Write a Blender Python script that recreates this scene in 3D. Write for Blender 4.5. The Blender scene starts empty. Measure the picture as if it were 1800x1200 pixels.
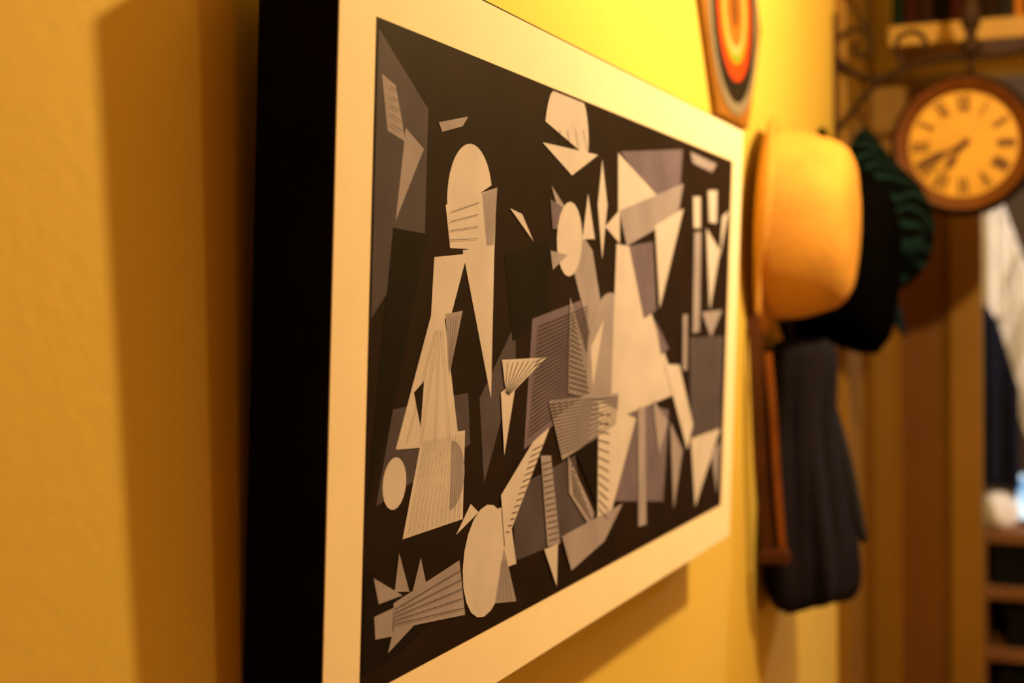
import bpy, bmesh, math, random
from mathutils import Matrix, Vector

# ------------------------------------------------------------------ camera, light, exposure
SC = bpy.context.scene
COL = SC.collection
Z0 = 1.35                      # height of the printed field's lower edge above the floor
WALL_Y = 0.048                 # face of the long wall
TILT = 0.04339                 # the picture hangs leaning forward at its top

cam_d = bpy.data.cameras.new('camera')
cam = bpy.data.objects.new('camera', cam_d)
COL.objects.link(cam)
SC.camera = cam
yaw, pitch, roll = 0.38543, -0.01989, -0.01112
fw = Vector((math.cos(pitch)*math.cos(yaw), math.cos(pitch)*math.sin(yaw), math.sin(pitch)))
rt = Vector((math.sin(yaw), -math.cos(yaw), 0)); up = rt.cross(fw)
c_, s_ = math.cos(roll), math.sin(roll)
r2 = c_*rt + s_*up; u2 = -s_*rt + c_*up
M = Matrix((r2, u2, -fw)).transposed().to_4x4()
M.translation = Vector((-0.6685, -0.36127, Z0 + 0.2039))
cam.matrix_world = M
cam_d.sensor_width = 36.0
cam_d.lens = 2508.46/1800*36
cam_d.clip_start = 0.02
cam_d.dof.use_dof = True
cam_d.dof.focus_distance = 0.86
cam_d.dof.aperture_fstop = 5.2

world = bpy.data.worlds.new('world'); SC.world = world
world.use_nodes = True
bg = world.node_tree.nodes['Background']
bg.inputs[0].default_value = (0.05, 0.03, 0.015, 1); bg.inputs[1].default_value = 0.2

vs = SC.view_settings
vs.view_transform = 'Standard'; vs.look = 'None'; vs.gamma = 1.0; vs.use_curve_mapping = False
vs.exposure = 0.0

def lamp(name, loc, power, color, radius):
    d = bpy.data.lights.new(name, 'POINT'); d.energy = power; d.color = color; d.shadow_soft_size = radius
    o = bpy.data.objects.new(name, d); COL.objects.link(o); o.location = loc
    return o
lamp('hallway_bulb', (0.85, -0.545, Z0+0.885), 73.0, (1.0, 0.66, 0.25), 0.028)    # bare bulb above the picture
lamp('second_fill_light', (0.50, -1.20, Z0-0.12), 8.5, (1.0, 0.58, 0.18), 0.05)       # weaker unseen light: makes the second shadow edge, set low to fill the wall
lamp('bedroom_bulb', (2.75, -0.95, 2.25), 42.0, (1.0, 0.93, 0.92), 0.06)           # whiter light in the room behind

# ------------------------------------------------------------------ helpers
def rgb(h):
    h = h.lstrip('#'); v = [int(h[i:i+2], 16)/255 for i in (0, 2, 4)]
    return tuple(x/12.92 if x <= .04045 else ((x+.055)/1.055)**2.4 for x in v) + (1,)

def mat(name, col, rough=.7, var=.12, scale=12, bump=0.0, bscale=60, metal=0.0, spec=.3, sheen=0.0, stretch=None):
    m = bpy.data.materials.new(name); m.use_nodes = True
    nt = m.node_tree; b = nt.nodes['Principled BSDF']
    b.inputs['Roughness'].default_value = rough; b.inputs['Metallic'].default_value = metal
    b.inputs['Specular IOR Level'].default_value = spec
    if sheen: b.inputs['Sheen Weight'].default_value = sheen
    tc = nt.nodes.new('ShaderNodeTexCoord'); mp = nt.nodes.new('ShaderNodeMapping')
    nt.links.new(tc.outputs['Object'], mp.inputs[0])
    if stretch: mp.inputs['Scale'].default_value = stretch
    n = nt.nodes.new('ShaderNodeTexNoise'); n.inputs['Scale'].default_value = scale; n.inputs['Detail'].default_value = 5
    nt.links.new(mp.outputs[0], n.inputs['Vector'])
    r = nt.nodes.new('ShaderNodeValToRGB'); e = r.color_ramp.elements
    e[0].position = .3; e[1].position = .7
    e[0].color = tuple(max(0, x*(1-var)) for x in col[:3])+(1,); e[1].color = tuple(min(1, x*(1+var)) for x in col[:3])+(1,)
    nt.links.new(n.outputs['Fac'], r.inputs[0]); nt.links.new(r.outputs[0], b.inputs['Base Color'])
    if bump:
        n2 = nt.nodes.new('ShaderNodeTexNoise'); n2.inputs['Scale'].default_value = bscale; n2.inputs['Detail'].default_value = 4
        nt.links.new(mp.outputs[0], n2.inputs['Vector'])
        bp = nt.nodes.new('ShaderNodeBump'); bp.inputs['Strength'].default_value = bump; bp.inputs['Distance'].default_value = .004
        nt.links.new(n2.outputs['Fac'], bp.inputs['Height']); nt.links.new(bp.outputs[0], b.inputs['Normal'])
    return m

class MB:
    def __init__(s): s.v = []; s.f = []; s.m = []
    def add(s, vs, fs, mi=0):
        o = len(s.v); s.v += [tuple(p) for p in vs]; s.f += [tuple(i+o for i in f) for f in fs]; s.m += [mi]*len(fs); return s
    def box(s, a, b, mi=0):
        x0, y0, z0 = a; x1, y1, z1 = b
        return s.add([(x0,y0,z0),(x1,y0,z0),(x1,y1,z0),(x0,y1,z0),(x0,y0,z1),(x1,y0,z1),(x1,y1,z1),(x0,y1,z1)],
                     [(0,3,2,1),(4,5,6,7),(0,1,5,4),(1,2,6,5),(2,3,7,6),(3,0,4,7)], mi)
    def rings(s, rings, cap0=True, cap1=True, closed=True, mi=0):
        n = len(rings[0]); vs = [p for r in rings for p in r]; fs = []
        for k in range(len(rings)-1):
            for i in range(n if closed else n-1):
                j = (i+1) % n
                fs.append((k*n+i, k*n+j, (k+1)*n+j, (k+1)*n+i))
        if cap0: fs.append(tuple(range(n-1, -1, -1)))
        if cap1: fs.append(tuple((len(rings)-1)*n+i for i in range(n)))
        return s.add(vs, fs, mi)
    def tube(s, pts, rad, n=8, mi=0):
        pts = [Vector(p) for p in pts]; R = rad if isinstance(rad, (list, tuple)) else [rad]*len(pts)
        prev = None; rs = []
        for i, p in enumerate(pts):
            t = (pts[min(i+1, len(pts)-1)]-pts[max(i-1, 0)]).normalized()
            if prev is None:
                a = Vector((1,0,0)) if abs(t.x) < .9 else Vector((0,1,0)); prev = t.cross(a).normalized()
            nrm = (prev - t*prev.dot(t)).normalized(); prev = nrm; bn = t.cross(nrm)
            rs.append([p + R[i]*(math.cos(2*math.pi*k/n)*nrm + math.sin(2*math.pi*k/n)*bn) for k in range(n)])
        return s.rings(rs, mi=mi)
    def lathe(s, prof, origin=(0,0,0), axis='z', n=32, mi=0, caps=True):
        o = Vector(origin); rs = []
        for r, h in prof:
            ring = []
            for k in range(n):
                a = 2*math.pi*k/n; c, d = r*math.cos(a), r*math.sin(a)
                ring.append(o + {'z': Vector((c, d, h)), 'x': Vector((h, c, d)), 'y': Vector((d, h, c))}[axis])
            rs.append(ring)
        return s.rings(rs, caps, caps, mi=mi)
    def build(s, name, mats, parent=None, smooth=False, bevel=0.0, solid=0.0, sub=0, auto=None):
        me = bpy.data.meshes.new(name); me.from_pydata(s.v, [], s.f)
        mats = mats if isinstance(mats, (list, tuple)) else [mats]
        for m in mats: me.materials.append(m)
        for p, i in zip(me.polygons, s.m): p.material_index = i
        bm = bmesh.new(); bm.from_mesh(me); bmesh.ops.recalc_face_normals(bm, faces=bm.faces); bm.to_mesh(me); bm.free()
        if smooth: me.polygons.foreach_set('use_smooth', [True]*len(me.polygons))
        me.update()
        o = bpy.data.objects.new(name, me); COL.objects.link(o)
        if parent: o.parent = parent
        if solid:
            md = o.modifiers.new('thickness', 'SOLIDIFY'); md.thickness = solid; md.offset = 0
        if bevel:
            md = o.modifiers.new('bevel', 'BEVEL'); md.width = bevel; md.segments = 2; md.limit_method = 'ANGLE'
        if sub:
            md = o.modifiers.new('sub', 'SUBSURF'); md.levels = sub; md.render_levels = sub
        return o

def crom(pts, k=6, closed=False):
    P = [Vector(p) for p in pts]; n = len(P); out = []
    for i in range(n if closed else n-1):
        p0 = P[(i-1) % n] if closed or i > 0 else P[0]*2-P[1]
        p1, p2 = P[i], P[(i+1) % n]
        p3 = P[(i+2) % n] if closed or i+2 < n else P[-1]*2-P[-2]
        for j in range(k):
            t = j/k
            out.append(.5*((2*p1)+(p2-p0)*t+(2*p0-5*p1+4*p2-p3)*t*t+(3*p1-p0-3*p2+p3)*t**3))
    if not closed: out.append(P[-1])
    return out

def empty(name, loc=(0,0,0)):
    o = bpy.data.objects.new(name, None); COL.objects.link(o); o.location = loc; o.empty_display_size = .05
    return o
def tag(o, label=None, cat=None, group=None, kind=None):
    if label: o['label'] = label
    if cat: o['category'] = cat
    if group: o['group'] = group
    if kind: o['kind'] = kind
    return o
def struct(name, mb, m, label=None, bevel=0.0):
    return tag(mb.build(name, m, bevel=bevel), label, kind='structure')

# ------------------------------------------------------------------ materials
WALL = mat('yellow_wall_paint', (.66, .50, .105, 1), .75, .03, 3, bump=.12, bscale=90)
CEIL = mat('ceiling_paint', (.62, .46, .22, 1), .9, .02, 3)
DIM = mat('dim_brown_wall', (.36, .20, .07, 1), .85, .08, 6)  # unseen walls, brown kept dark to cut bounced light
FLOOR = mat('wood_floor', (.30, .15, .06, 1), .5, .3, 6, stretch=(1, 12, 1))
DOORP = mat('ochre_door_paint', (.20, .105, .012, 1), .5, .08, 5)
DPANEL = mat('shaded_door_panel', (.125, .050, .008, 1), .5, .08, 5)  # door colour taken darker and browner: shade of the recess is in it
PAINT = mat('cream_gloss_paint', (.74, .50, .13, 1), .45, .05, 4)
BLACK = mat('black_board_edge', (.006, .005, .005, 1), .9, .2, 30, spec=.05)
PAPER = mat('poster_paper', (.88, .82, .72, 1), .6, .02, 20, spec=.15)
TONES = {
    'K0': mat('print_ink_dark', (.013, .0072, .0072, 1), .55, .25, 25, spec=.08),
    'K1': mat('print_ink_black', (.006, .005, .005, 1), .55, .2, 25, spec=.08),
    'G1': mat('print_ink_dark_grey', (.075, .068, .11, 1), .55, .15, 25, spec=.08),
    'G2': mat('print_ink_mid_grey', (.15, .13, .23, 1), .55, .15, 25, spec=.08),
    'G3': mat('print_ink_light_grey', (.31, .295, .43, 1), .55, .12, 25, spec=.08),
    'W': mat('print_ink_off_white', (.56, .55, .70, 1), .55, .08, 25, spec=.08),
    'L': mat('print_ink_line', (.03, .02, .016, 1), .55, .1, 25, spec=.08)}
IRON = mat('wrought_iron', (.020, .009, .005, 1), .6, .25, 40, spec=.15)
RUST = mat('rusted_iron', (.05, .012, .005, 1), .7, .3, 40)
STRAW = mat('woven_straw', (.60, .31, .065, 1), .7, .16, 14, bump=.5, bscale=260)
STRAW_TRIM = mat('brown_ribbon', (.09, .025, .012, 1), .7, .15, 40)
FELT = mat('black_felt', (.0016, .0014, .0014, 1), .95, .2, 40, spec=.0)
BAGM = mat('charcoal_cloth', (.0075, .0062, .014, 1), .9, .25, 30, bump=.3, bscale=140, spec=.08)
BAGD = mat('black_cloth', (.004, .0035, .004, 1), .85, .2, 30, bump=.2, bscale=140, spec=.15)
LEATHER = mat('lit_brown_leather', (.20, .060, .010, 1), .5, .25, 25)  # lit band of the strap, light put into the colour
LEATHER_D = mat('shaded_brown_leather', (.05, .012, .004, 1), .55, .25, 25)  # shaded band of the same strap, shade put into the colour

# ------------------------------------------------------------------ the setting
XE = 2.15                       # end wall of the hallway
struct('wall_left', MB().box((-2.4, WALL_Y, 0), (XE+.1, WALL_Y+.12, 2.7)), WALL)
struct('wall_right', MB().box((-2.4, -2.12, 0), (4.1, -2.0, 2.7)), DIM)
struct('wall_back', MB().box((-2.5, -2.12, 0), (-2.4, WALL_Y+.12, 2.7)), DIM)
struct('floor', MB().box((-2.5, -2.12, -.1), (4.1, 1.2, 0)), FLOOR)
struct('ceiling', MB().box((-2.5, -2.12, 2.7), (4.1, 1.2, 2.8)), CEIL)
DY = -.171                     # left jamb of the doorway in the end wall
e = MB(); e.box((XE+.03, -1.05, 2.0), (XE+.1, WALL_Y, 2.7)); e.box((XE+.03, -2.0, 0), (XE+.1, -1.05, 2.7))
e.box((XE+.06, DY+.02, 0), (XE+.1, WALL_Y, 2.0))
struct('wall_end', e, WALL)
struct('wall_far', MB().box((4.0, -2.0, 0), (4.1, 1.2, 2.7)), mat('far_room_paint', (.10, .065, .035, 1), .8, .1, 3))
struct('wall_side', MB().box((XE+.1, 1.1, 0), (4.0, 1.2, 2.7)), CEIL)
# flat trim board at the end of the long wall
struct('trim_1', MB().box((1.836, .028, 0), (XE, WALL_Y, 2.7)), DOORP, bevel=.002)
# panelled door leaf folded against the end wall
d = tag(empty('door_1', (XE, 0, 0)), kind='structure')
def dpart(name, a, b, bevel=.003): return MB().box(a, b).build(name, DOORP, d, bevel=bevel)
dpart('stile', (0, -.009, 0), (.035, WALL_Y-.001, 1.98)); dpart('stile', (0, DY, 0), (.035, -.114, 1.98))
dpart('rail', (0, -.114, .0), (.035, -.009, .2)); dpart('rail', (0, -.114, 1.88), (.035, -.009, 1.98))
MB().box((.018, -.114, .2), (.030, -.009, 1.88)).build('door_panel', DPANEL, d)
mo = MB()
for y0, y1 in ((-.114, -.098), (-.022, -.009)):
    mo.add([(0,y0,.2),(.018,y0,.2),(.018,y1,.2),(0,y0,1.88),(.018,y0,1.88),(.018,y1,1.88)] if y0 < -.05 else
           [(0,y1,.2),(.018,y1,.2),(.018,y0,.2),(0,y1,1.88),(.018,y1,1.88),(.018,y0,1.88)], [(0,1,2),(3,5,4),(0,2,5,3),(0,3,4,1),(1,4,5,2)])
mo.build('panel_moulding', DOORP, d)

# ------------------------------------------------------------------ the large print on its deep black board
vP = Vector((0, -math.sin(TILT), math.cos(TILT))); nP = Vector((0, -math.cos(TILT), -math.sin(TILT)))
pr = tag(empty('wall_print', (0, 0, Z0)), 'large black, grey and white abstract print with cream border on deep black board', 'print')
pr.rotation_euler = (TILT, 0, 0)    # local x along the wall, local z up the picture, local -y out into the room
U0, U1, V0, V1 = -.0395, .845, -.039, .3955
MB().box((U0-.0006, .0006, V0-.0006), (U1+.0006, .0463, V1+.0012)).build('black_board', BLACK, pr)
paper = MB().box((U0, 0, V0), (U1, .0006, V1)).build('cream_border_paper', PAPER, pr)
field = MB().box((0, -.0002, 0), (.80, 0, .36)).build('printed_field', TONES['K0'], paper)
ART_SHAPES = [
    ('G1', [(0.0024,0.3543),(0.0648,0.3201),(0.0648,0.2494),(0.002,0.2021)]),
    ('K1', [(0.0248,0.2512),(0.0692,0.2496),(0.0305,0.1519),(0.002,0.0996)]),
    ('G1', [(0.0305,0.1519),(0.1319,0.1556),(0.1376,0.1235),(0.0132,0.1009)]),
    ('G1', [(0.1498,0.151),(0.2061,0.1973),(0.2093,0.1701),(0.161,0.0961)]),
    ('K1', [(0.1841,0.241),(0.2619,0.2553),(0.27,0.1998),(0.2021,0.1854)]),
    ('G2', [(0.4197,0.3318),(0.6051,0.3524),(0.5995,0.3192),(0.5192,0.3007)]),
    ('G1', [(0.6515,0.1793),(0.7854,0.1778),(0.7881,0.0739),(0.6681,0.084)]),
    ('G1', [(0.2097,0.0866),(0.3331,0.0974),(0.3649,0.0351),(0.2186,0.0374)]),
    ('K1', [(0.002,0.069),(0.0896,0.0234),(0.0455,0.0132),(0.002,0.0111)]),
    ('G2', [(0.237,0.2001),(0.3609,0.2164),(0.3681,0.1422),(0.2283,0.1115)]),
    ('G2', [(0.4559,0.1325),(0.5864,0.1143),(0.5775,0.0321),(0.434,0.0504)]),
    ('G3', [(0.0069,0.3313),(0.0231,0.3276),(0.0372,0.2986),(0.0151,0.3023)]),
    ('G3', [(0.0367,0.3063),(0.0603,0.2972),(0.0273,0.255)]),
    ('W', [(0.1591,0.2846),(0.1569,0.2895),(0.154,0.2939),(0.1504,0.2979),(0.1462,0.3012),(0.1416,0.3038),(0.1366,0.3057),(0.1313,0.3067),(0.126,0.307),(0.1207,0.3064),(0.1156,0.3049),(0.1107,0.3027),(0.1063,0.2998),(0.1023,0.2962),(0.099,0.292),(0.0964,0.2874),(0.0945,0.2824),(0.0935,0.2771),(0.0932,0.2718),(0.0938,0.2665),(0.0953,0.2614)]),
    ('W', [(0.0913,0.2679),(0.1676,0.2836),(0.1668,0.244),(0.0993,0.2429)]),
    ('G3', [(0.1443,0.2783),(0.1685,0.2837),(0.1634,0.2151)]),
    ('W', [(0.1174,0.2422),(0.1665,0.2476),(0.1681,0.1499)]),
    ('G3', [(0.0789,0.3144),(0.1203,0.3227),(0.1124,0.316),(0.0838,0.3094)]),
    ('W', [(0.0777,0.2369),(0.1243,0.2404),(0.1021,0.2012),(0.0753,0.2015)]),
    ('W', [(0.0752,0.2028),(0.0939,0.2026),(0.1204,0.1244),(0.0345,0.1296)]),
    ('K0', [(0.0555,0.1599),(0.0685,0.1657),(0.0656,0.1391)]),
    ('G3', [(0.0954,0.204),(0.1199,0.2059),(0.1027,0.1667)]),
    ('W', [(0.0487,0.1108),(0.048,0.1153),(0.0459,0.1193),(0.0427,0.1225),(0.0387,0.1246),(0.0342,0.1253),(0.0297,0.1246),(0.0257,0.1225),(0.0225,0.1193),(0.0204,0.1153),(0.0197,0.1108),(0.0204,0.1063),(0.0225,0.1023),(0.0257,0.0991),(0.0297,0.097),(0.0342,0.0963),(0.0387,0.097),(0.0427,0.0991),(0.0459,0.1023),(0.048,0.1063)]),
    ('W', [(0.0674,0.1338),(0.1283,0.1327),(0.1286,0.0781),(0.046,0.0781)]),
    ('G3', [(0.1083,0.086),(0.1116,0.0863),(0.1148,0.087),(0.1178,0.0883),(0.1206,0.09),(0.1231,0.0922),(0.1253,0.0947),(0.127,0.0975),(0.1283,0.1005),(0.129,0.1037),(0.1293,0.107),(0.129,0.1103),(0.1283,0.1135),(0.127,0.1165),(0.1253,0.1193),(0.1231,0.1218),(0.1206,0.124),(0.1178,0.1257),(0.1148,0.127),(0.1116,0.1277),(0.1083,0.128)]),
    ('W', [(0.1191,0.0697),(0.1402,0.086),(0.1531,0.079)]),
    ('G3', [(0.012,0.0623),(0.0478,0.0462),(0.0188,0.0468)]),
    ('G3', [(0.0421,0.071),(0.0565,0.0466),(0.0377,0.0501)]),
    ('G3', [(0.0702,0.0638),(0.0807,0.0427),(0.0595,0.044)]),
    ('G3', [(0.0367,0.0439),(0.1252,0.0533),(0.1362,0.0174),(0.0375,0.0291)]),
    ('G3', [(0.0138,0.0409),(0.0368,0.0413),(0.0363,0.0255),(0.0158,0.0281)]),
    ('G3', [(0.0313,0.0171),(0.0375,0.0291),(0.0709,0.028)]),
    ('W', [(0.2024,0.0461),(0.2006,0.0572),(0.1955,0.0673),(0.1876,0.0752),(0.1775,0.0803),(0.1664,0.0821),(0.1553,0.0803),(0.1452,0.0752),(0.1373,0.0673),(0.1322,0.0572),(0.1304,0.0461),(0.1322,0.035),(0.1373,0.0249),(0.1452,0.017),(0.1553,0.0119),(0.1664,0.0101),(0.1775,0.0119),(0.1876,0.017),(0.1955,0.0249),(0.2006,0.035)]),
    ('W', [(0.1624,0.0759),(0.2024,0.078),(0.2198,0.0353),(0.1938,0.0359)]),
    ('G3', [(0.1966,0.0498),(0.2218,0.0094),(0.1837,0.0153)]),
    ('W', [(0.3403,0.3194),(0.341,0.3266),(0.3406,0.3338),(0.339,0.3408),(0.3363,0.3476),(0.3327,0.3538),(0.3281,0.358),(0.3227,0.358),(0.3166,0.358),(0.31,0.358),(0.303,0.358),(0.2958,0.358),(0.2886,0.358),(0.2816,0.358),(0.2748,0.358),(0.2686,0.358),(0.263,0.358),(0.2583,0.3551),(0.2544,0.349),(0.2515,0.3424),(0.2497,0.3354)]),
    ('W', [(0.2453,0.3206),(0.3639,0.3236),(0.3068,0.3033)]),
    ('W', [(0.1904,0.2721),(0.2116,0.2697),(0.2338,0.2526)]),
    ('G3', [(0.2655,0.2927),(0.3576,0.2508),(0.3937,0.1899),(0.3585,0.1861)]),
    ('G2', [(0.264,0.2831),(0.3043,0.2769),(0.303,0.2645),(0.2703,0.2628)]),
    ('W', [(0.3331,0.2572),(0.3318,0.2655),(0.3279,0.2731),(0.322,0.279),(0.3144,0.2829),(0.3061,0.2842),(0.2978,0.2829),(0.2902,0.279),(0.2843,0.2731),(0.2804,0.2655),(0.2791,0.2572),(0.2804,0.2489),(0.2843,0.2413),(0.2902,0.2354),(0.2978,0.2315),(0.3061,0.2302),(0.3144,0.2315),(0.322,0.2354),(0.3279,0.2413),(0.3318,0.2489)]),
    ('G3', [(0.2671,0.2476),(0.3023,0.2456),(0.2728,0.2342)]),
    ('W', [(0.3431,0.2928),(0.3621,0.2597),(0.3334,0.2584)]),
    ('W', [(0.3737,0.3211),(0.3896,0.2873),(0.3812,0.2451),(0.3663,0.2858)]),
    ('W', [(0.4125,0.3302),(0.5329,0.3026),(0.4173,0.2837)]),
    ('W', [(0.3857,0.2704),(0.4215,0.2858),(0.4243,0.2587)]),
    ('G3', [(0.4201,0.2848),(0.609,0.3215),(0.5934,0.2903),(0.4426,0.2576)]),
    ('W', [(0.4155,0.2583),(0.4487,0.2578),(0.6136,0.1283),(0.4125,0.117)]),
    ('G2', [(0.4487,0.2578),(0.5165,0.2644),(0.5337,0.2051),(0.4969,0.1979)]),
    ('W', [(0.5217,0.2783),(0.6119,0.2987),(0.5442,0.2065)]),
    ('G3', [(0.4144,0.2187),(0.4048,0.2195),(0.3952,0.2187),(0.386,0.2162),(0.3773,0.2121),(0.3694,0.2066),(0.3627,0.1999),(0.3572,0.192),(0.3531,0.1833),(0.3506,0.1741),(0.3498,0.1645),(0.3506,0.1549),(0.3531,0.1457),(0.3572,0.137),(0.3627,0.1291),(0.3694,0.1224),(0.3773,0.1169),(0.386,0.1128),(0.3952,0.1103),(0.4048,0.1095),(0.4144,0.1103)]),
    ('G2', [(0.5311,0.1976),(0.5777,0.1705),(0.5527,0.1651)]),
    ('G3', [(0.6291,0.3527),(0.7295,0.3503),(0.7124,0.3409),(0.6385,0.343)]),
    ('W', [(0.6446,0.312),(0.6718,0.314),(0.6758,0.2842),(0.6505,0.2829)]),
    ('G3', [(0.6532,0.2787),(0.6784,0.281),(0.6849,0.1842),(0.6594,0.1829)]),
    ('W', [(0.6993,0.322),(0.7355,0.3247),(0.7378,0.2919),(0.708,0.2914)]),
    ('W', [(0.6976,0.2853),(0.7558,0.2651),(0.7222,0.2045)]),
    ('G3', [(0.6911,0.2029),(0.7741,0.205),(0.7305,0.1777)]),
    ('W', [(0.7604,0.3),(0.7864,0.3074),(0.7566,0.2594)]),
    ('G3', [(0.6223,0.2011),(0.6384,0.201),(0.6432,0.1482),(0.6269,0.1489)]),
    ('W', [(0.1834,0.174),(0.2644,0.1728),(0.1931,0.1484)]),
    ('W', [(0.183,0.1527),(0.21,0.161),(0.192,0.1111)]),
    ('G3', [(0.3099,0.2152),(0.3579,0.1645),(0.3631,0.1381),(0.3113,0.1454)]),
    ('W', [(0.3593,0.1774),(0.39,0.1988),(0.3676,0.1466)]),
    ('G3', [(0.2716,0.142),(0.4338,0.1385),(0.4305,0.1133),(0.3035,0.097)]),
    ('W', [(0.3824,0.1352),(0.4832,0.1141),(0.4125,0.0303),(0.3886,0.0428)]),
    ('W', [(0.2439,0.1159),(0.2754,0.1232),(0.1976,0.0504),(0.1881,0.0855)]),
    ('G3', [(0.259,0.1046),(0.2795,0.1026),(0.3041,0.0357),(0.2782,0.0377)]),
    ('G3', [(0.3155,0.0991),(0.3798,0.0484),(0.3756,0.0357),(0.3205,0.0708)]),
    ('K1', [(0.3356,0.0971),(0.3799,0.1039),(0.3847,0.0545)]),
    ('G3', [(0.4871,0.1234),(0.5088,0.122),(0.5238,0.019),(0.5001,0.02)]),
    ('G3', [(0.5304,0.128),(0.582,0.1042),(0.5559,0.0757)]),
    ('G3', [(0.5896,0.1037),(0.6364,0.0732),(0.6113,0.0199)]),
    ('W', [(0.5646,0.1566),(0.6142,0.1547),(0.6709,0.0948),(0.653,0.0717)]),
    ('W', [(0.6642,0.0816),(0.782,0.0821),(0.6903,0.0122)]),
    ('G3', [(0.7468,0.0599),(0.784,0.0683),(0.7771,0.0138)]),
    ('G3', [(0.3073,0.0406),(0.4526,0.0462),(0.4076,0.0219),(0.3308,0.0115)]),
    ('W', [(0.2714,0.0367),(0.2993,0.0365),(0.2996,0.0052)]),
]
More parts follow.
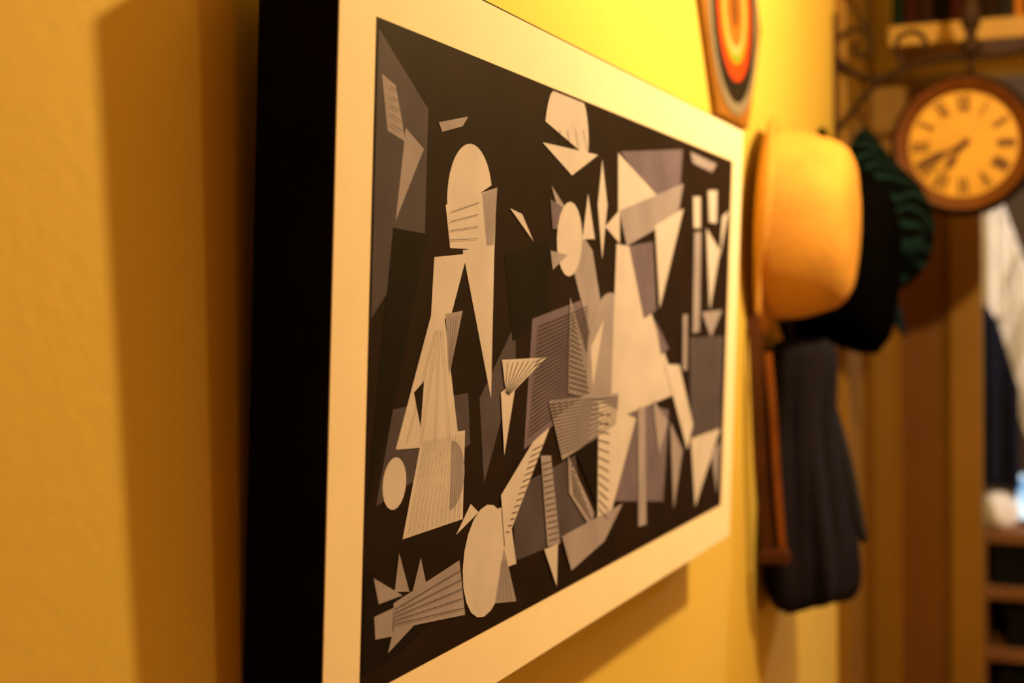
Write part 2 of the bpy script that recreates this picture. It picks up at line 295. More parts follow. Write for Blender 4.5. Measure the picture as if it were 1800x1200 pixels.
ART_LINES = [
    (0.00035, [(0.0713,0.1313),(0.053,0.0799)]),
    (0.00035, [(0.0757,0.1313),(0.0589,0.0798)]),
    (0.00035, [(0.0802,0.1312),(0.0648,0.0797)]),
    (0.00035, [(0.0847,0.1312),(0.0708,0.0796)]),
    (0.00035, [(0.0893,0.1312),(0.0768,0.0795)]),
    (0.00035, [(0.0939,0.1311),(0.083,0.0794)]),
    (0.00035, [(0.0985,0.1311),(0.0892,0.0792)]),
    (0.00035, [(0.1032,0.1311),(0.0956,0.0791)]),
    (0.00035, [(0.108,0.131),(0.102,0.079)]),
    (0.00035, [(0.1128,0.131),(0.1085,0.0789)]),
    (0.00035, [(0.1177,0.131),(0.1151,0.0787)]),
    (0.00035, [(0.1226,0.1309),(0.1218,0.0786)]),
    (0.0003, [(0.1007,0.2028),(0.1017,0.1738)]),
    (0.0003, [(0.1048,0.2031),(0.1024,0.1729)]),
    (0.0003, [(0.1089,0.2034),(0.1031,0.172)]),
    (0.0003, [(0.113,0.2037),(0.1037,0.1712)]),
    (0.0004, [(0.0369,0.0403),(0.1278,0.0471)]),
    (0.0004, [(0.037,0.0382),(0.1293,0.041)]),
    (0.0004, [(0.0371,0.0362),(0.1307,0.0348)]),
    (0.0004, [(0.0372,0.0341),(0.1322,0.0286)]),
    (0.0004, [(0.0374,0.032),(0.1336,0.0223)]),
    (0.0004, [(0.1926,0.0419),(0.1909,0.0158)]),
    (0.0004, [(0.195,0.0418),(0.1978,0.0144)]),
    (0.0004, [(0.1975,0.0417),(0.2049,0.0131)]),
    (0.0004, [(0.2,0.0415),(0.212,0.0117)]),
    (0.0006, [(0.1929,0.172),(0.1903,0.1522)]),
    (0.0006, [(0.202,0.1719),(0.1913,0.1519)]),
    (0.0006, [(0.2114,0.1718),(0.1923,0.1516)]),
    (0.0006, [(0.2209,0.1718),(0.1933,0.1513)]),
    (0.0006, [(0.2306,0.1717),(0.1943,0.1511)]),
    (0.0006, [(0.2405,0.1716),(0.1953,0.1508)]),
    (0.0006, [(0.2505,0.1715),(0.1963,0.1505)]),
    (0.0006, [(0.2611,0.3309),(0.2648,0.322)]),
    (0.0006, [(0.2769,0.3327),(0.2822,0.3225)]),
    (0.0006, [(0.2931,0.3345),(0.3002,0.3231)]),
    (0.0006, [(0.3099,0.3364),(0.3188,0.3237)]),
    (0.0006, [(0.3272,0.3384),(0.338,0.3243)]),
    (0.0006, [(0.2468,0.1946),(0.351,0.2086)]),
    (0.0006, [(0.2463,0.1916),(0.3512,0.206)]),
    (0.0006, [(0.2458,0.1886),(0.3513,0.2035)]),
    (0.0006, [(0.2453,0.1856),(0.3514,0.2009)]),
    (0.0006, [(0.2447,0.1826),(0.3516,0.1983)]),
    (0.0006, [(0.2442,0.1796),(0.3517,0.1958)]),
    (0.0006, [(0.2437,0.1766),(0.3519,0.1932)]),
    (0.0006, [(0.2432,0.1736),(0.352,0.1906)]),
    (0.0006, [(0.2427,0.1706),(0.3522,0.1881)]),
    (0.0006, [(0.2422,0.1677),(0.3523,0.1855)]),
    (0.0006, [(0.2417,0.1647),(0.3524,0.1829)]),
    (0.0006, [(0.2412,0.1617),(0.3526,0.1804)]),
    (0.0006, [(0.2407,0.1587),(0.3527,0.1778)]),
    (0.0006, [(0.2402,0.1557),(0.3529,0.1752)]),
    (0.0006, [(0.2397,0.1528),(0.353,0.1726)]),
    (0.0006, [(0.2392,0.1498),(0.3532,0.1701)]),
    (0.0006, [(0.2387,0.1468),(0.3533,0.1675)]),
    (0.0006, [(0.2382,0.1439),(0.3534,0.1649)]),
    (0.0006, [(0.2378,0.1409),(0.3536,0.1623)]),
    (0.0006, [(0.2373,0.1379),(0.3537,0.1598)]),
    (0.0006, [(0.2368,0.135),(0.3539,0.1572)]),
    (0.0006, [(0.2363,0.132),(0.354,0.1546)]),
    (0.0006, [(0.2358,0.1291),(0.3542,0.152)]),
    (0.0006, [(0.2353,0.1261),(0.3543,0.1494)]),
    (0.0006, [(0.2348,0.1231),(0.3544,0.1468)]),
    (0.0006, [(0.2343,0.1202),(0.3546,0.1443)]),
    (0.0006, [(0.3129,0.2079),(0.3171,0.2037)]),
    (0.0006, [(0.3129,0.204),(0.3198,0.1998)]),
    (0.0006, [(0.313,0.2001),(0.3226,0.1958)]),
    (0.0006, [(0.313,0.1962),(0.3254,0.1919)]),
    (0.0006, [(0.3131,0.1923),(0.3282,0.1879)]),
    (0.0006, [(0.3131,0.1884),(0.331,0.1839)]),
    (0.0006, [(0.3132,0.1845),(0.3339,0.1798)]),
    (0.0006, [(0.3132,0.1806),(0.3367,0.1758)]),
    (0.0006, [(0.3132,0.1767),(0.3396,0.1717)]),
    (0.0006, [(0.3133,0.1728),(0.3424,0.1676)]),
    (0.0006, [(0.3133,0.1689),(0.3453,0.1635)]),
    (0.0006, [(0.3134,0.165),(0.3482,0.1593)]),
    (0.0006, [(0.3134,0.1611),(0.3512,0.1552)]),
    (0.0006, [(0.3135,0.1572),(0.3541,0.151)]),
    (0.0006, [(0.3135,0.1532),(0.3571,0.1468)]),
    (0.0006, [(0.3136,0.1493),(0.36,0.1425)]),
    (0.0006, [(0.2748,0.1391),(0.368,0.138)]),
    (0.0006, [(0.2764,0.1366),(0.3674,0.1358)]),
    (0.0006, [(0.2781,0.1342),(0.3668,0.1335)]),
    (0.0006, [(0.2797,0.1318),(0.3662,0.1313)]),
    (0.0006, [(0.2814,0.1293),(0.3655,0.1291)]),
    (0.0006, [(0.2831,0.1268),(0.3649,0.1269)]),
    (0.0006, [(0.2847,0.1244),(0.3643,0.1246)]),
    (0.0006, [(0.2864,0.1219),(0.3637,0.1224)]),
    (0.0006, [(0.2881,0.1194),(0.363,0.1202)]),
    (0.0006, [(0.2897,0.1169),(0.3624,0.118)]),
    (0.0006, [(0.2914,0.1144),(0.3618,0.1158)]),
    (0.0006, [(0.2931,0.1119),(0.3612,0.1136)]),
    (0.0006, [(0.2948,0.1094),(0.3606,0.1114)]),
    (0.0006, [(0.2965,0.1069),(0.3599,0.1091)]),
    (0.0006, [(0.2982,0.1044),(0.3593,0.1069)]),
    (0.0006, [(0.2999,0.1018),(0.3587,0.1047)]),
    (0.0008, [(0.3678,0.1371),(0.4309,0.1351)]),
    (0.0008, [(0.3667,0.1332),(0.4305,0.1325)]),
    (0.0008, [(0.3656,0.1292),(0.4301,0.13)]),
    (0.0008, [(0.3645,0.1253),(0.4297,0.1275)]),
    (0.0008, [(0.3634,0.1213),(0.4293,0.1249)]),
    (0.0008, [(0.3622,0.1174),(0.4289,0.1224)]),
    (0.0008, [(0.3611,0.1134),(0.4285,0.1199)]),
    (0.0008, [(0.36,0.1095),(0.4281,0.1173)]),
    (0.0008, [(0.3589,0.1056),(0.4277,0.1148)]),
    (0.0006, [(0.2424,0.1099),(0.2636,0.1118)]),
    (0.0006, [(0.2389,0.1059),(0.2588,0.1075)]),
    (0.0006, [(0.2355,0.102),(0.254,0.1033)]),
    (0.0006, [(0.232,0.098),(0.2493,0.0991)]),
    (0.0006, [(0.2286,0.0941),(0.2446,0.095)]),
    (0.0006, [(0.2252,0.0902),(0.24,0.0909)]),
    (0.0006, [(0.2218,0.0863),(0.2354,0.0868)]),
    (0.0006, [(0.2184,0.0825),(0.2308,0.0827)]),
    (0.0006, [(0.215,0.0786),(0.2262,0.0787)]),
    (0.0006, [(0.2117,0.0748),(0.2218,0.0748)]),
    (0.0006, [(0.2084,0.0711),(0.2173,0.0708)]),
    (0.0006, [(0.2051,0.0673),(0.2129,0.0669)]),
    (0.0006, [(0.2018,0.0636),(0.2085,0.063)]),
    (0.0006, [(0.1986,0.0598),(0.2041,0.0592)]),
    (0.0006, [(0.2622,0.0982),(0.2804,0.0984)]),
    (0.0006, [(0.2636,0.0939),(0.282,0.094)]),
    (0.0006, [(0.2649,0.0897),(0.2835,0.0896)]),
    (0.0006, [(0.2662,0.0853),(0.285,0.0852)]),
    (0.0006, [(0.2675,0.081),(0.2866,0.0808)]),
    (0.0006, [(0.2689,0.0767),(0.2881,0.0764)]),
    (0.0006, [(0.2702,0.0724),(0.2897,0.0719)]),
    (0.0006, [(0.2715,0.068),(0.2913,0.0675)]),
    (0.0006, [(0.2729,0.0636),(0.2928,0.063)]),
    (0.0006, [(0.2742,0.0593),(0.2944,0.0585)]),
    (0.0006, [(0.2756,0.0549),(0.296,0.054)]),
    (0.0006, [(0.2769,0.0505),(0.2975,0.0495)]),
    (0.0006, [(0.2783,0.046),(0.2991,0.045)]),
    (0.0006, [(0.2796,0.0416),(0.3007,0.0405)]),
    (0.0008, [(0.3216,0.0907),(0.3267,0.0901)]),
    (0.0008, [(0.3226,0.0877),(0.3332,0.0836)]),
    (0.0008, [(0.3237,0.0847),(0.3399,0.0771)]),
    (0.0008, [(0.3247,0.0817),(0.3466,0.0705)]),
    (0.0008, [(0.3258,0.0786),(0.3534,0.0638)]),
    (0.0008, [(0.3268,0.0756),(0.3603,0.0571)]),
    (0.0008, [(0.3279,0.0726),(0.3673,0.0502)]),
    (0.0008, [(0.3289,0.0695),(0.3743,0.0433)]),
    (0.0008, [(0.3834,0.1247),(0.4117,0.1223)]),
    (0.0008, [(0.3841,0.118),(0.412,0.1147)]),
    (0.0008, [(0.3847,0.1113),(0.4122,0.1071)]),
    (0.0008, [(0.3854,0.1045),(0.4125,0.0995)]),
    (0.0008, [(0.386,0.0978),(0.4128,0.0919)]),
    (0.0008, [(0.3867,0.091),(0.4131,0.0843)]),
    (0.0008, [(0.3873,0.0843),(0.4134,0.0766)]),
    (0.0008, [(0.388,0.0775),(0.4137,0.069)]),
    (0.0008, [(0.3887,0.0707),(0.414,0.0613)]),
    (0.0008, [(0.3893,0.0639),(0.4142,0.0537)]),
    (0.0008, [(0.39,0.0571),(0.4145,0.046)]),
    (0.0008, [(0.3907,0.0503),(0.4148,0.0384)]),
    (0.0003, [(0.0163,0.3257),(0.0228,0.3248)]),
    (0.0003, [(0.0163,0.3209),(0.025,0.3196)]),
    (0.0003, [(0.0164,0.316),(0.0273,0.3144)]),
    (0.0003, [(0.0164,0.3112),(0.0295,0.3091)]),
    (0.0003, [(0.0164,0.3064),(0.0317,0.3038)]),
    (0.0003, [(0.0975,0.2639),(0.139,0.2725)]),
    (0.0003, [(0.0971,0.2584),(0.1386,0.2651)]),
    (0.0003, [(0.0966,0.253),(0.1383,0.2576)]),
    (0.0003, [(0.0962,0.2475),(0.1379,0.2502)]),
    (0.0003, [(0.0474,0.1318),(0.0817,0.1948)]),
    (0.0003, [(0.0658,0.1306),(0.0844,0.1948)]),
    (0.0003, [(0.0849,0.1293),(0.0871,0.1947)]),
    (0.0003, [(0.1049,0.128),(0.0899,0.1947)]),
]

tn = ['K0', 'K1', 'G1', 'G2', 'G3', 'W', 'L']
sh = MB()
for i, (t, poly) in enumerate(ART_SHAPES):
    y = -.0003-i*.000012
    sh.add([(u, y, v) for u, v in poly], [tuple(range(len(poly)))], tn.index(t))
yl = -.0003-len(ART_SHAPES)*.000012-.0001
for w, poly in ART_LINES:
    (u0, v0), (u1, v1) = poly; dv = Vector((u1-u0, 0, v1-v0))
    if dv.length < 1e-4: continue
    nn = Vector((-dv.z, 0, dv.x)).normalized()*w*.5
    a, b = Vector((u0, yl, v0)), Vector((u1, yl, v1))
    sh.add([a-nn, b-nn, b+nn, a+nn], [(0, 1, 2, 3)], tn.index('L'))
sh.build('printed_shapes', [TONES[t] for t in tn], paper)

# ------------------------------------------------------------------ hexagonal plaque with painted rings
hx = tag(empty('ring_plaque', (1.045, WALL_Y, Z0+.570)), 'hexagonal wooden plaque painted with coloured concentric rings, above the straw hat', 'plaque')
WOODB = mat('plaque_wood', (.26, .115, .02, 1), .5, .2, 20)
hb = MB(); hexp = lambda r, y: [(r*math.cos(k*math.pi/3), y, r*math.sin(k*math.pi/3)) for k in range(6)]
hb.rings([hexp(.158, 0), hexp(.158, -.007), hexp(.155, -.009)])
hb.build('hexagonal_board', WOODB, hx)
for k, (ro, ri, c) in enumerate([(.128, .114, (.22,.20,.18)), (.114, .088, (.006,.006,.010)), (.088, .067, (.50,.050,.008)), (.067, .056, (.20,.30,.02)),
                                 (.056, .046, (.50,.38,.16)), (.046, .024, (.36,.13,.015)), (.024, .0, (.15,.05,.012))]):
    m = mat('ring_paint', c+(1,), .45, .1, 30)
    y = -.009
    if ri: MB().lathe([(ri, y), (ro, y), (ro, y-.0012), (ri, y-.0012), (ri, y)], axis='y', n=48, caps=False).build('painted_ring', m, hx)
    else: MB().lathe([(ro, y), (ro, y-.0012)], axis='y', n=48).build('painted_disc', m, hx)

# ------------------------------------------------------------------ hats
def hat(name, label, cat, loc, tilt, crown, brim, lift, m, trim=None, n=56, twist=0.0):
    """crown, brim: lists of (half width, half height, distance out, shift down); lift(phi, t) bends the brim outwards."""
    t = tag(empty(name, loc), label, cat); t.rotation_euler = (tilt, 0, twist)
    def ring(rx, rz, out, dn, ph_l=0):
        return [Vector((rx*math.cos(2*math.pi*k/n), -out-lift(2*math.pi*k/n, ph_l), -dn+rz*math.sin(2*math.pi*k/n))) for k in range(n)]
    c = MB(); c.rings([ring(*r) for r in crown], cap0=False, cap1=True)
    c.build('crown', m, t, smooth=True, solid=.003)
    b = MB(); nb = len(brim)
    b.rings([ring(*r, ph_l=i/(nb-1)) for i, r in enumerate(brim)], cap0=False, cap1=False)
    bo = b.build('brim', m, t, smooth=True, solid=.003)
    if trim:
        e = ring(*brim[-1], ph_l=1); MB().tube(e+[e[0]], .0028, 6).build('brim_edge_binding', trim, bo, smooth=True)
    return t
straw = hat('straw_hat', 'yellow woven straw hat hanging crown outwards beside the print', 'hat', (1.215, WALL_Y-.022, Z0+.316), .03,
    [(.100,.124,0,0),(.099,.123,.012,0),(.096,.120,.04,0),(.090,.112,.066,0),(.085,.106,.082,0),(.078,.097,.093,0),(.066,.083,.100,0),(.046,.058,.104,0),(.022,.030,.106,0),(.004,.006,.106,0)],
    [(.100,.124,0,0),(.112,.132,-.004,0),(.122,.139,-.007,0),(.130,.144,-.008,0)],
    lambda p, t: t*t*.030*max(0, math.cos(p-math.radians(160)))**2, STRAW)
black = hat('felt_hat', 'plain black felt hat hanging between straw hat and green cap', 'hat', (1.455, WALL_Y-.028, Z0+.300), .10,
    [(.104,.138,0,0),(.104,.138,.02,0),(.100,.135,.05,.010),(.094,.126,.085,.026),(.084,.112,.108,.038),(.06,.082,.122,.046),(.03,.04,.127,.048),(.004,.006,.128,.048)],
    [(.104,.138,0,0),(.116,.154,-.003,0),(.128,.170,0,0)],
    lambda p, t: t*t*.02*max(0, math.cos(p-math.radians(180)))**2, FELT, FELT)

# dark green patterned cap
def camo():
    m = mat('green_patterned_cloth', (.004, .022, .020, 1), .9, .2, 30, spec=.03)
    nt = m.node_tree; b = nt.nodes['Principled BSDF']
    tc = nt.nodes.new('ShaderNodeTexCoord'); w = nt.nodes.new('ShaderNodeTexWave'); w.inputs['Scale'].default_value = 16; w.inputs['Distortion'].default_value = 6
    w.inputs['Detail'].default_value = 2; w.bands_direction = 'DIAGONAL'
    nt.links.new(tc.outputs['Object'], w.inputs['Vector'])
    r = nt.nodes.new('ShaderNodeValToRGB'); r.color_ramp.elements[0].position = .62; r.color_ramp.elements[1].position = .85
    r.color_ramp.elements[0].color = (.0006, .0014, .0014, 1); r.color_ramp.elements[1].color = (.006, .020, .024, 1)
    nt.links.new(w.outputs['Fac'], r.inputs[0]); nt.links.new(r.outputs[0], b.inputs['Base Color'])
    return m
GREEN = camo()
cp = tag(empty('peaked_cap', (1.738, WALL_Y-.012, Z0+.372)), 'dark green striped cloth cap with peak hanging below the clock bracket', 'cap')
cp.rotation_euler = (.42, 0, 0)
n = 48; cr = []
for rx, rz, out, dn in [(.084,.118,0,-.022),(.088,.116,.03,-.010),(.090,.110,.07,.004),(.084,.100,.11,.012),(.072,.082,.135,.016),(.052,.058,.155,.018),(.028,.030,.165,.018),(.006,.008,.169,.018)]:
    cr.append([Vector((rx*(1+.05*math.cos(6*2*math.pi*k/n))*math.cos(2*math.pi*k/n), -out-.006*math.sin(5*2*math.pi*k/n+out*40), -dn+rz*(1+.04*math.cos(6*2*math.pi*k/n+1))*math.sin(2*math.pi*k/n))) for k in range(n)])
MB().rings(cr, cap0=False).build('crown', GREEN, cp, smooth=True, solid=.003)
MB().lathe([(.009,0),(.009,-.004),(.006,-.007),(.001,-.008)], (0,-.169,-.018), 'y', 14).build('top_button', GREEN, cp, smooth=True)
bl = MB(); rr = []
for j in range(9):
    t = j/8; ring = []
    for i in range(13):
        s = -1+i/6
        x = .070*s*(1-.25*t*abs(s)); arch = .050*s*s
        ring.append(Vector((x, -.128-.066*t*(1-.4*s*s)+arch*.8, -.062-.085*t*(1-.5*s*s))))
    rr.append(ring)
bl.rings(rr, False, False, closed=False)
bl.build('peak', GREEN, cp, smooth=True, solid=.004)

# ------------------------------------------------------------------ dark cloth bag and brown strap below the hats
bag = tag(empty('cloth_bag', (1.275, -.007, Z0)), 'charcoal cloth bag hanging in folds beneath the black felt hat', 'bag')
n = 72; rs = []
prof = [(.166,.078,.036,.010),(.150,.082,.042,.005),(.10,.084,.043,.007),(.05,.085,.042,.010),(0,.096,.047,.006),(-.06,.105,.052,.002),(-.12,.112,.056,-.002),(-.165,.112,.057,-.004),(-.185,.104,.052,-.003),(-.193,.085,.040,-.002)]
for z, hx_, hy_, cy in prof:
    ring = []
    for k in range(n):
        a = 2*math.pi*k/n; g = min(1, max(0, (.16-z)/.2))*(1 if z > -.17 else .5)
        fold = 1+.10*g*math.sin(7*a+.6+z*3)+.05*g*math.sin(13*a+1.7-z*5)+.03*math.sin(3*a)
        ring.append(Vector((hx_*math.cos(a)*fold, cy+hy_*math.sin(a)*fold, z+.006*math.sin(2*a)*(1 if z < -.1 else 0))))
    rs.append(ring)
MB().rings(rs).build('body', BAGM, bag, smooth=True, sub=1)
MB().tube(crom([(-.02,.022,.150),(-.015,.044,.22),(-.008,.042,.30),(-.005,.032,.345),(.0,.042,.30),(.012,.044,.22),(.02,.022,.150)], 5), .004, 8).build('hanging_loop', BAGD, bag, smooth=True)
fl = MB(); rr = []
for j in range(15):
    t = j/14; z = .10-.21*t; w_ = .012+.018*math.sin(math.pi*min(1, t*1.1)*.8)
    cx, cy = .020+.005*t, -.018-.050*t
    rr.append([Vector((cx+w_*math.cos(2*math.pi*k/14), cy+.5*w_*math.sin(2*math.pi*k/14)*(1-.6*t), z)) for k in range(14)])
fl.rings(rr); fl.build('side_flap', BAGD, bag, smooth=True)

st = tag(empty('leather_strap', (1.118, -.006, Z0)), 'brown leather strap hanging in a loop left of the charcoal bag', 'strap')
def band(pts, w_, m, name):
    P = crom(pts, 6); b = MB(); rr = []
    for p in P: rr.append([p+Vector((-.0014,-w_/2,0)), p+Vector((.0014,-w_/2,0)), p+Vector((.0014,w_/2,0)), p+Vector((-.0014,w_/2,0))])
    b.rings(rr); return b.build(name, m, st, smooth=False)
band([(.02,.046,.20),(.01,.040,.16),(.0,.036,.1),(.0,.032,0),(.008,.028,-.07),(.012,.026,-.10)], .017, LEATHER_D, 'outer_band')
band([(.012,.024,.15),(.008,.018,.08),(.010,.014,.0),(.014,.010,-.07),(.016,.008,-.10)], .009, LEATHER, 'inner_band')
MB().box((.004,-.002,-.118),(.022,.036,-.100)).build('strap_end', LEATHER_D, st, bevel=.003)

# ------------------------------------------------------------------ wrought iron bracket and hanging station clock
XB = 1.826
bk = tag(empty('clock_bracket', (XB, WALL_Y, Z0)), 'wrought iron scroll bracket on the wall carrying the round clock', 'bracket')
def yz(l): return [(0, y-WALL_Y, z) for y, z in l]
MB().box((-.008, -.007, .40), (.008, 0, .712)).build('wall_bar', RUST, bk, bevel=.001)
def iron(name, l, r, m=IRON): return MB().tube(crom(yz(l), 6), r, 8).build(name, m, bk, smooth=True)
iron('arm', [(.045,.642),(.0381,.6296),(.0149,.6077),(-.0142,.5973),(-.0395,.5981),(-.0724,.61),(-.1106,.6204),(-.1576,.623),(-.1946,.6206),(-.2312,.6211),(-.2675,.6292),(-.3036,.643),(-.3216,.662),(-.313,.677),(-.2996,.6718)], .0062)
iron('scroll', [(.044,.664),(.0372,.6715),(.0213,.6809),(.0016,.682),(-.0137,.6677),(-.0152,.6477),(-.0053,.6367),(.0083,.6409),(.012,.6532),(.0041,.6584)], .0046)
iron('stay', [(.045,.79),(.0351,.777),(.022,.7407),(.0079,.7094),(-.0082,.6831),(-.0137,.6677)], .0034)
iron('brace', [(.0404,.5139),(.0262,.5318),(.0111,.5506),(-.0039,.5664),(-.0237,.5846),(-.0433,.5978)], .0052)
iron('scroll', [(-.0724,.61),(-.0613,.6336),(-.0589,.6584),(-.0735,.6688),(-.0907,.6692),(-.1037,.6562),(-.1034,.6425),(-.0939,.6395)], .0046)
CY, CZ, CR = -.166, .475, .119
MB().lathe([(.004,.618),(.010,.622),(.018,.634),(.018,.646),(.009,.652),(.009,.664),(.015,.672),(.016,.70),(.011,.712),(.008,.72),(.008,.745),(.014,.752),(.013,.78),(.006,.80),(.002,.82)],
           (0, CY-.012-WALL_Y, 0), 'z', 16).build('turned_finial', IRON, bk, smooth=True)

ck = tag(empty('station_clock', (XB, CY, Z0+CZ)), 'round brown clock with roman numerals hanging from the iron bracket', 'clock')
RIM = mat('bronze_rim', (.012, .0035, .0015, 1), .6, .25, 30, spec=.1)
RIM2 = mat('copper_bezel', (.095, .028, .003, 1), .5, .2, 30)
DIAL = mat('aged_cream_dial', (.47, .265, .035, 1), .55, .12, 14)
INK = mat('numeral_ink', (.07, .022, .008, 1), .6, .1, 30)
MB().lathe([(.001,.040),(.06,.038),(.105,.028),(CR-.002,.012),(CR,-.0),(CR-.003,-.020),(.114,-.027),(.108,-.028)], axis='x', n=64, caps=False).build('case', RIM, ck, smooth=True)
MB().lathe([(.108,-.028),(.105,-.0265),(.097,-.020),(.088,-.014),(.086,-.0125)], axis='x', n=64, caps=False).build('bezel', RIM2, ck, smooth=True)
MB().lathe([(.090,-.0115),(.090,-.0135)], axis='x', n=64).build('dial', DIAL, ck)
MB().tube([(0, -.012, CR-.004), (0, -.012, .144)], .005, 10).build('hanging_stem', IRON, ck, smooth=True)
def numeral(txt):
    """strokes of a roman numeral, about 1 high, as quads in (a across, b up)"""
    W = {'I': .22, 'V': .62, 'X': .62}; tot = sum(W[c] for c in txt); x = -tot/2; q = []
    def seg(x0, y0, x1, y1, t):
        q.append([(x0-t/2, y0), (x0+t/2, y0), (x1+t/2, y1), (x1-t/2, y1)])
    for c in txt:
        m = x+W[c]/2
        if c == 'I': seg(m, -.5, m, .5, .15)
        elif c == 'V': seg(m-.22, .5, m, -.5, .19); seg(m+.22, .5, m, -.5, .11)
        else: seg(m-.22, .5, m+.22, -.5, .19); seg(m+.22, .5, m-.22, -.5, .11)
        x += W[c]
    return q
for k, txt in enumerate(['XII','I','II','III','IIII','V','VI','VII','VIII','IX','X','XI']):
    a = math.radians(30*k); nb = MB(); H = .028
    rad = Vector((0, -math.sin(a), math.cos(a))); tan = Vector((0, -math.cos(a), -math.sin(a)))
    for quad in numeral(txt):
        p = [rad*(.068+b*H)+tan*(s*H*.75) for s, b in quad]
        lo = [x_+Vector((-.0146,0,0)) for x_ in p]; hi = [x_+Vector((-.0152,0,0)) for x_ in p]
        nb.add(lo+hi, [(0,1,2,3),(4,5,6,7),(0,1,5,4),(1,2,6,5),(2,3,7,6),(3,0,4,7)])
    nb.build('numeral', INK, ck)
def hand(name, deg, ln, w_, off):
    a = math.radians(deg); rad = Vector((0, -math.sin(a), math.cos(a))); tan = Vector((0, -math.cos(a), -math.sin(a)))
    pl = [(-.012,.6),(0,.9),(.35,.5),(.62,1.5),(.8,.9),(1,.1)]
    P = [rad*(t*ln if t >= 0 else t)+tan*(w_*s) for t, s in pl]+[rad*(t*ln if t >= 0 else t)-tan*(w_*s) for t, s in reversed(pl)]
    h = MB(); nn = len(P)
    h.rings([[p+Vector((-off,0,0)) for p in P], [p+Vector((-off-.001,0,0)) for p in P]]); h.build(name, INK, ck)
hand('hour_hand', 214, .052, .0048, .0160); hand('minute_hand', 246, .074, .0046, .0180)
MB().lathe([(.005,-.0155),(.005,-.020),(.002,-.0215)], axis='x', n=16).build('hand_hub', INK, ck)

# ------------------------------------------------------------------ shelf with books above the doorway
SHELFP = mat('brown_cream_shelf_paint', (.30, .18, .035, 1), .5, .08, 6)
shf = tag(empty('wall_shelf', (XE, 0, Z0)), 'painted shelf holding books above the doorway behind the clock', 'shelf')
MB().box((-.18, -.95, .674), (.03, -.026, .710)).build('board', SHELFP, shf, bevel=.002)
for y in (-.06, -.85): MB().box((-.12, y-.01, .62), (.0, y+.01, .674)).build('support', PAINT, shf, bevel=.002) if y < -.5 else None
random.seed(4)
y = -.030
PAGES = mat('book_pages', (.5, .40, .26, 1), .8, .1, 60)
BK = [('dark green', (.003,.010,.005), .020), ('maroon', (.022,.004,.003), .022), ('dark brown', (.014,.005,.003), .030), ('near black', (.006,.004,.003), .026),
      ('deep red', (.026,.004,.003), .020), ('black', (.006,.005,.005), .034), ('chestnut brown', (.014,.006,.003), .024), ('charcoal', (.012,.010,.010), .026),
      ('ochre yellow', (.30,.12,.016), .016), ('brick red', (.06,.010,.005), .024)]
pos = ['at the left end of the shelf', 'second from the left end of the shelf', 'third from the left end of the shelf', 'fourth from the left end of the shelf', 'just left of the clock finial on the shelf',
       'thick one directly behind the clock finial on the shelf', 'just right of the clock finial on the shelf', 'second right of the clock finial on the shelf', 'thin bright one on the shelf above the clock', 'right of the thin yellow book on the shelf']
for (cn, c, w_), ps in zip(BK, pos):
    hgt = random.uniform(.18, .23); dep = random.uniform(.125, .15)
    b = tag(empty('book', (XE-.16, y, Z0+.710)), '%s book standing %s' % (cn, ps), 'book', 'books on the shelf above the doorway')
    m = mat('book_cover', c+(1,), .7, .2, 30, spec=.05)
    cv = MB(); t = .002
    cv.box((0, -w_+.0005, 0), (dep, -w_+t, hgt)); cv.box((0, -t, 0), (dep, -.0005, hgt))
    sp = [(0, -.0005), (-.003, -w_*.25), (-.004, -w_*.5), (-.003, -w_*.75), (0, -w_+.0005), (.002, -w_+.0005), (.002, -.0005)]
    cv.rings([[(p[0], p[1], z) for p in sp] for z in (0, hgt)])
    cv.build('cover', m, b)
    MB().box((.002, -w_+t, .003), (dep-.004, -t, hgt-.003)).build('pages', PAGES, b)
    y -= w_+.0008

# ------------------------------------------------------------------ things seen through the doorway
WHITE = mat('white_cotton', (.74, .70, .67, 1), .9, .06, 20, spec=.1)
NAVY = mat('navy_cloth', (.010, .012, .030, 1), .9, .2, 20, spec=.1)
OAK = mat('dark_shelf_wood', (.20, .085, .025, 1), .6, .25, 12, stretch=(1, 1, 8))
DBOX = mat('black_card', (.006, .006, .006, 1), .8, .2, 20, spec=.1)
def sheet(name, m, parent, x, y0, y1, top, bot, ny=48, nz=24, amp=.018, fr=95, sl=0.0, solid=.004):
    g = MB(); rr = []
    for j in range(nz+1):
        t = j/nz; ring = []
        for i in range(ny+1):
            yy = y0+(y1-y0)*i/ny; zt, zb = top(yy), bot(yy); z = zt+(zb-zt)*t
            ring.append(Vector((x+amp*(.3+.7*t)*math.sin(fr*(yy+sl*z))+.4*amp*math.sin(2.3*fr*(yy+sl*z)+1), yy, z)))
        rr.append(ring)
    g.rings(rr, False, False, closed=False); return g.build(name, m, parent, smooth=True, solid=solid)
def lerp(tab):
    def f(y):
        y = -y
        if y <= tab[0][0]: return tab[0][1]
        for (a, b), (c, d) in zip(tab, tab[1:]):
            if y <= c: return b+(d-b)*(y-a)/(c-a)
        return tab[-1][1]
    return f
rail = tag(empty('clothes_rail', (3.2, 0, Z0)), 'dark metal clothes rail in the room behind the clock', 'rail')
MB().tube([(0, -1.2, .52), (0, .9, .52)], .012, 12).build('rod', IRON, rail, smooth=True)
for y in (-1.19, .89): MB().tube([(0, y, .52), (0, y, -Z0)], .012, 12).build('upright', IRON, rail, smooth=True)
ws = tag(empty('white_sheet', (0, 0, Z0)), 'white cloth draped in folds on the rail, seen through the doorway below the clock', 'cloth')
sheet('draped_panel', WHITE, ws, 3.2, .02, -.155, lerp([(0,.505),(.3,.505)]), lerp([(0,.17),(.3,.17)]), amp=.014, fr=120)
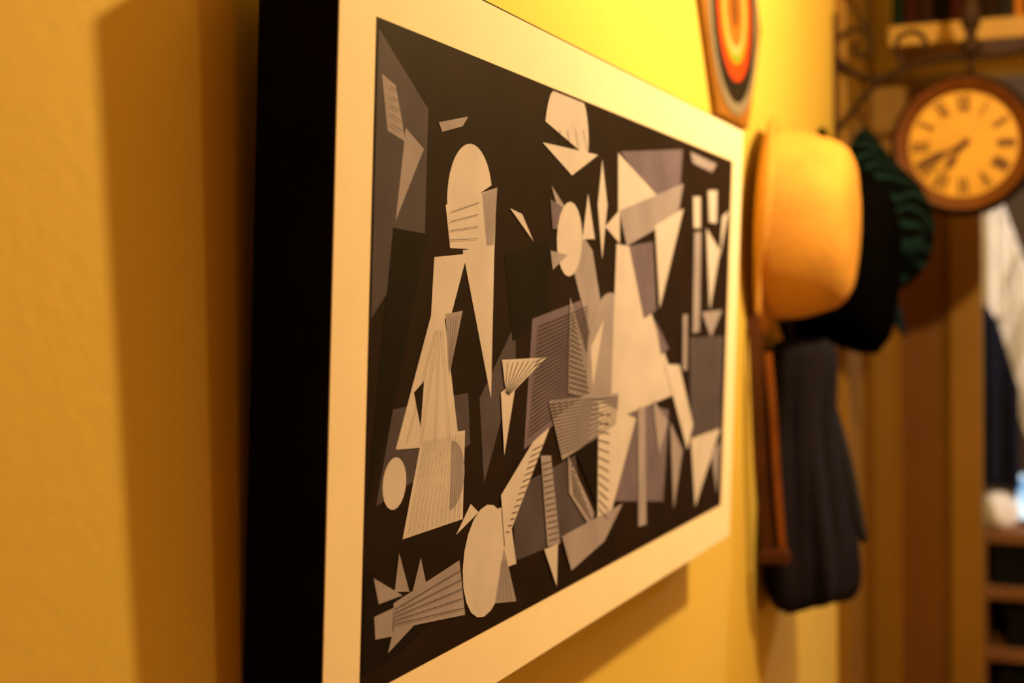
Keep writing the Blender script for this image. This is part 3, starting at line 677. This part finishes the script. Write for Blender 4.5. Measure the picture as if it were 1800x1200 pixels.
sheet('hanging_fold', WHITE, ws, 3.23, -.12, -.50, lerp([(.12,.48),(.16,.45),(.20,.33),(.23,.29),(.5,.24)]), lerp([(.12,.15),(.16,.05),(.19,-.08),(.22,-.16),(.5,-.22)]), amp=.016, fr=85, sl=.35)
nv = tag(empty('navy_trousers', (0, 0, Z0)), 'navy blue garment hanging in front of the white cloth beyond the doorway', 'clothing')
sheet('cloth_panel', NAVY, nv, 3.10, -.02, -.195, lerp([(.02,.20),(.12,.21),(.145,.17),(.195,.0)]), lerp([(.02,-.23),(.2,-.25)]), amp=.010, fr=110)
MB().tube(crom([(3.2,-.09,.545),(3.225,-.09,.53),(3.2,-.09,.505),(3.13,-.09,.40),(3.10,-.09,.19)], 4), .0016, 6).build('hanger_wire', IRON, nv, smooth=True)
su = tag(empty('shelf_unit', (3.0, 0, Z0)), 'dark wooden open shelf unit beyond the doorway, lower right', 'shelf unit')
MB().box((0, -.122, -Z0), (.35, -.104, -.342)).build('side_panel', OAK, su, bevel=.002)
MB().box((0, -.95, -Z0), (.35, -.93, -.342)).build('side_panel', OAK, su, bevel=.002)
for z in (-.342, -.480, -.632, -.80): MB().box((0, -.93, z-.030), (.35, -.122, z)).build('shelf_board', OAK, su, bevel=.002)
MB().box((.34, -.93, -Z0), (.35, -.122, -.372)).build('back_panel', OAK, su)
for z, h, y0, y1, l in [(-.480, .102, -.135, -.42, 'upper'), (-.632, .10, -.17, -.45, 'middle'), (-.80, .11, -.15, -.40, 'lower')]:
    bx_ = tag(empty('storage_box', (3.02, 0, Z0+z)), 'black storage box on the %s shelf of the dark wooden unit' % l, 'box', 'boxes in the shelf unit')
    MB().box((0, y1, 0), (.28, y0, h-.025)).build('box_body', DBOX, bx_, bevel=.003)
    MB().box((-.004, y1-.004, h-.025), (.284, y0+.004, h)).build('lid', DBOX, bx_, bevel=.003)
fc = tag(empty('folded_cloth', (3.03, -.145, Z0-.342)), 'crumpled white cloth lying on top of the wooden shelf unit', 'cloth')
rs = []
for z, s in [(0,.85),(.015,1),(.035,.97),(.055,.88),(.072,.7),(.082,.4)]:
    rs.append([Vector((.07+.07*s*math.cos(a)*(1+.12*math.sin(4*a+z*50)), .047*s*math.sin(a)*(1+.15*math.sin(5*a-z*60)), z)) for a in [2*math.pi*k/40 for k in range(40)]])
MB().rings(rs).build('crumpled_heap', WHITE, fc, smooth=True)
sn = tag(empty('small_screen', (3.10, -.27, Z0-.342)), 'small glowing blue and white screen at the right edge of the frame', 'screen')
SCR = bpy.data.materials.new('lit_screen'); SCR.use_nodes = True
nt = SCR.node_tree; b = nt.nodes['Principled BSDF']; b.inputs['Base Color'].default_value = (.02,.1,.2,1)
tc = nt.nodes.new('ShaderNodeTexCoord'); gr = nt.nodes.new('ShaderNodeTexNoise'); gr.inputs['Scale'].default_value = 22
nt.links.new(tc.outputs['Object'], gr.inputs['Vector'])
rp = nt.nodes.new('ShaderNodeValToRGB'); rp.color_ramp.elements[0].position = .42; rp.color_ramp.elements[1].position = .6
rp.color_ramp.elements[0].color = (.02,.22,.55,1); rp.color_ramp.elements[1].color = (.8,.95,1,1)
nt.links.new(gr.outputs['Fac'], rp.inputs[0]); nt.links.new(rp.outputs[0], b.inputs['Emission Color']); b.inputs['Emission Strength'].default_value = 1.2
MB().box((0, -.10, .012), (.012, .085, .135)).build('bezel', DBOX, sn, bevel=.003)
MB().box((-.001, -.095, .018), (0, .080, .130)).build('lit_panel', SCR, sn)
MB().box((-.03, -.05, 0), (.05, .03, .012)).build('stand', DBOX, sn, bevel=.003)
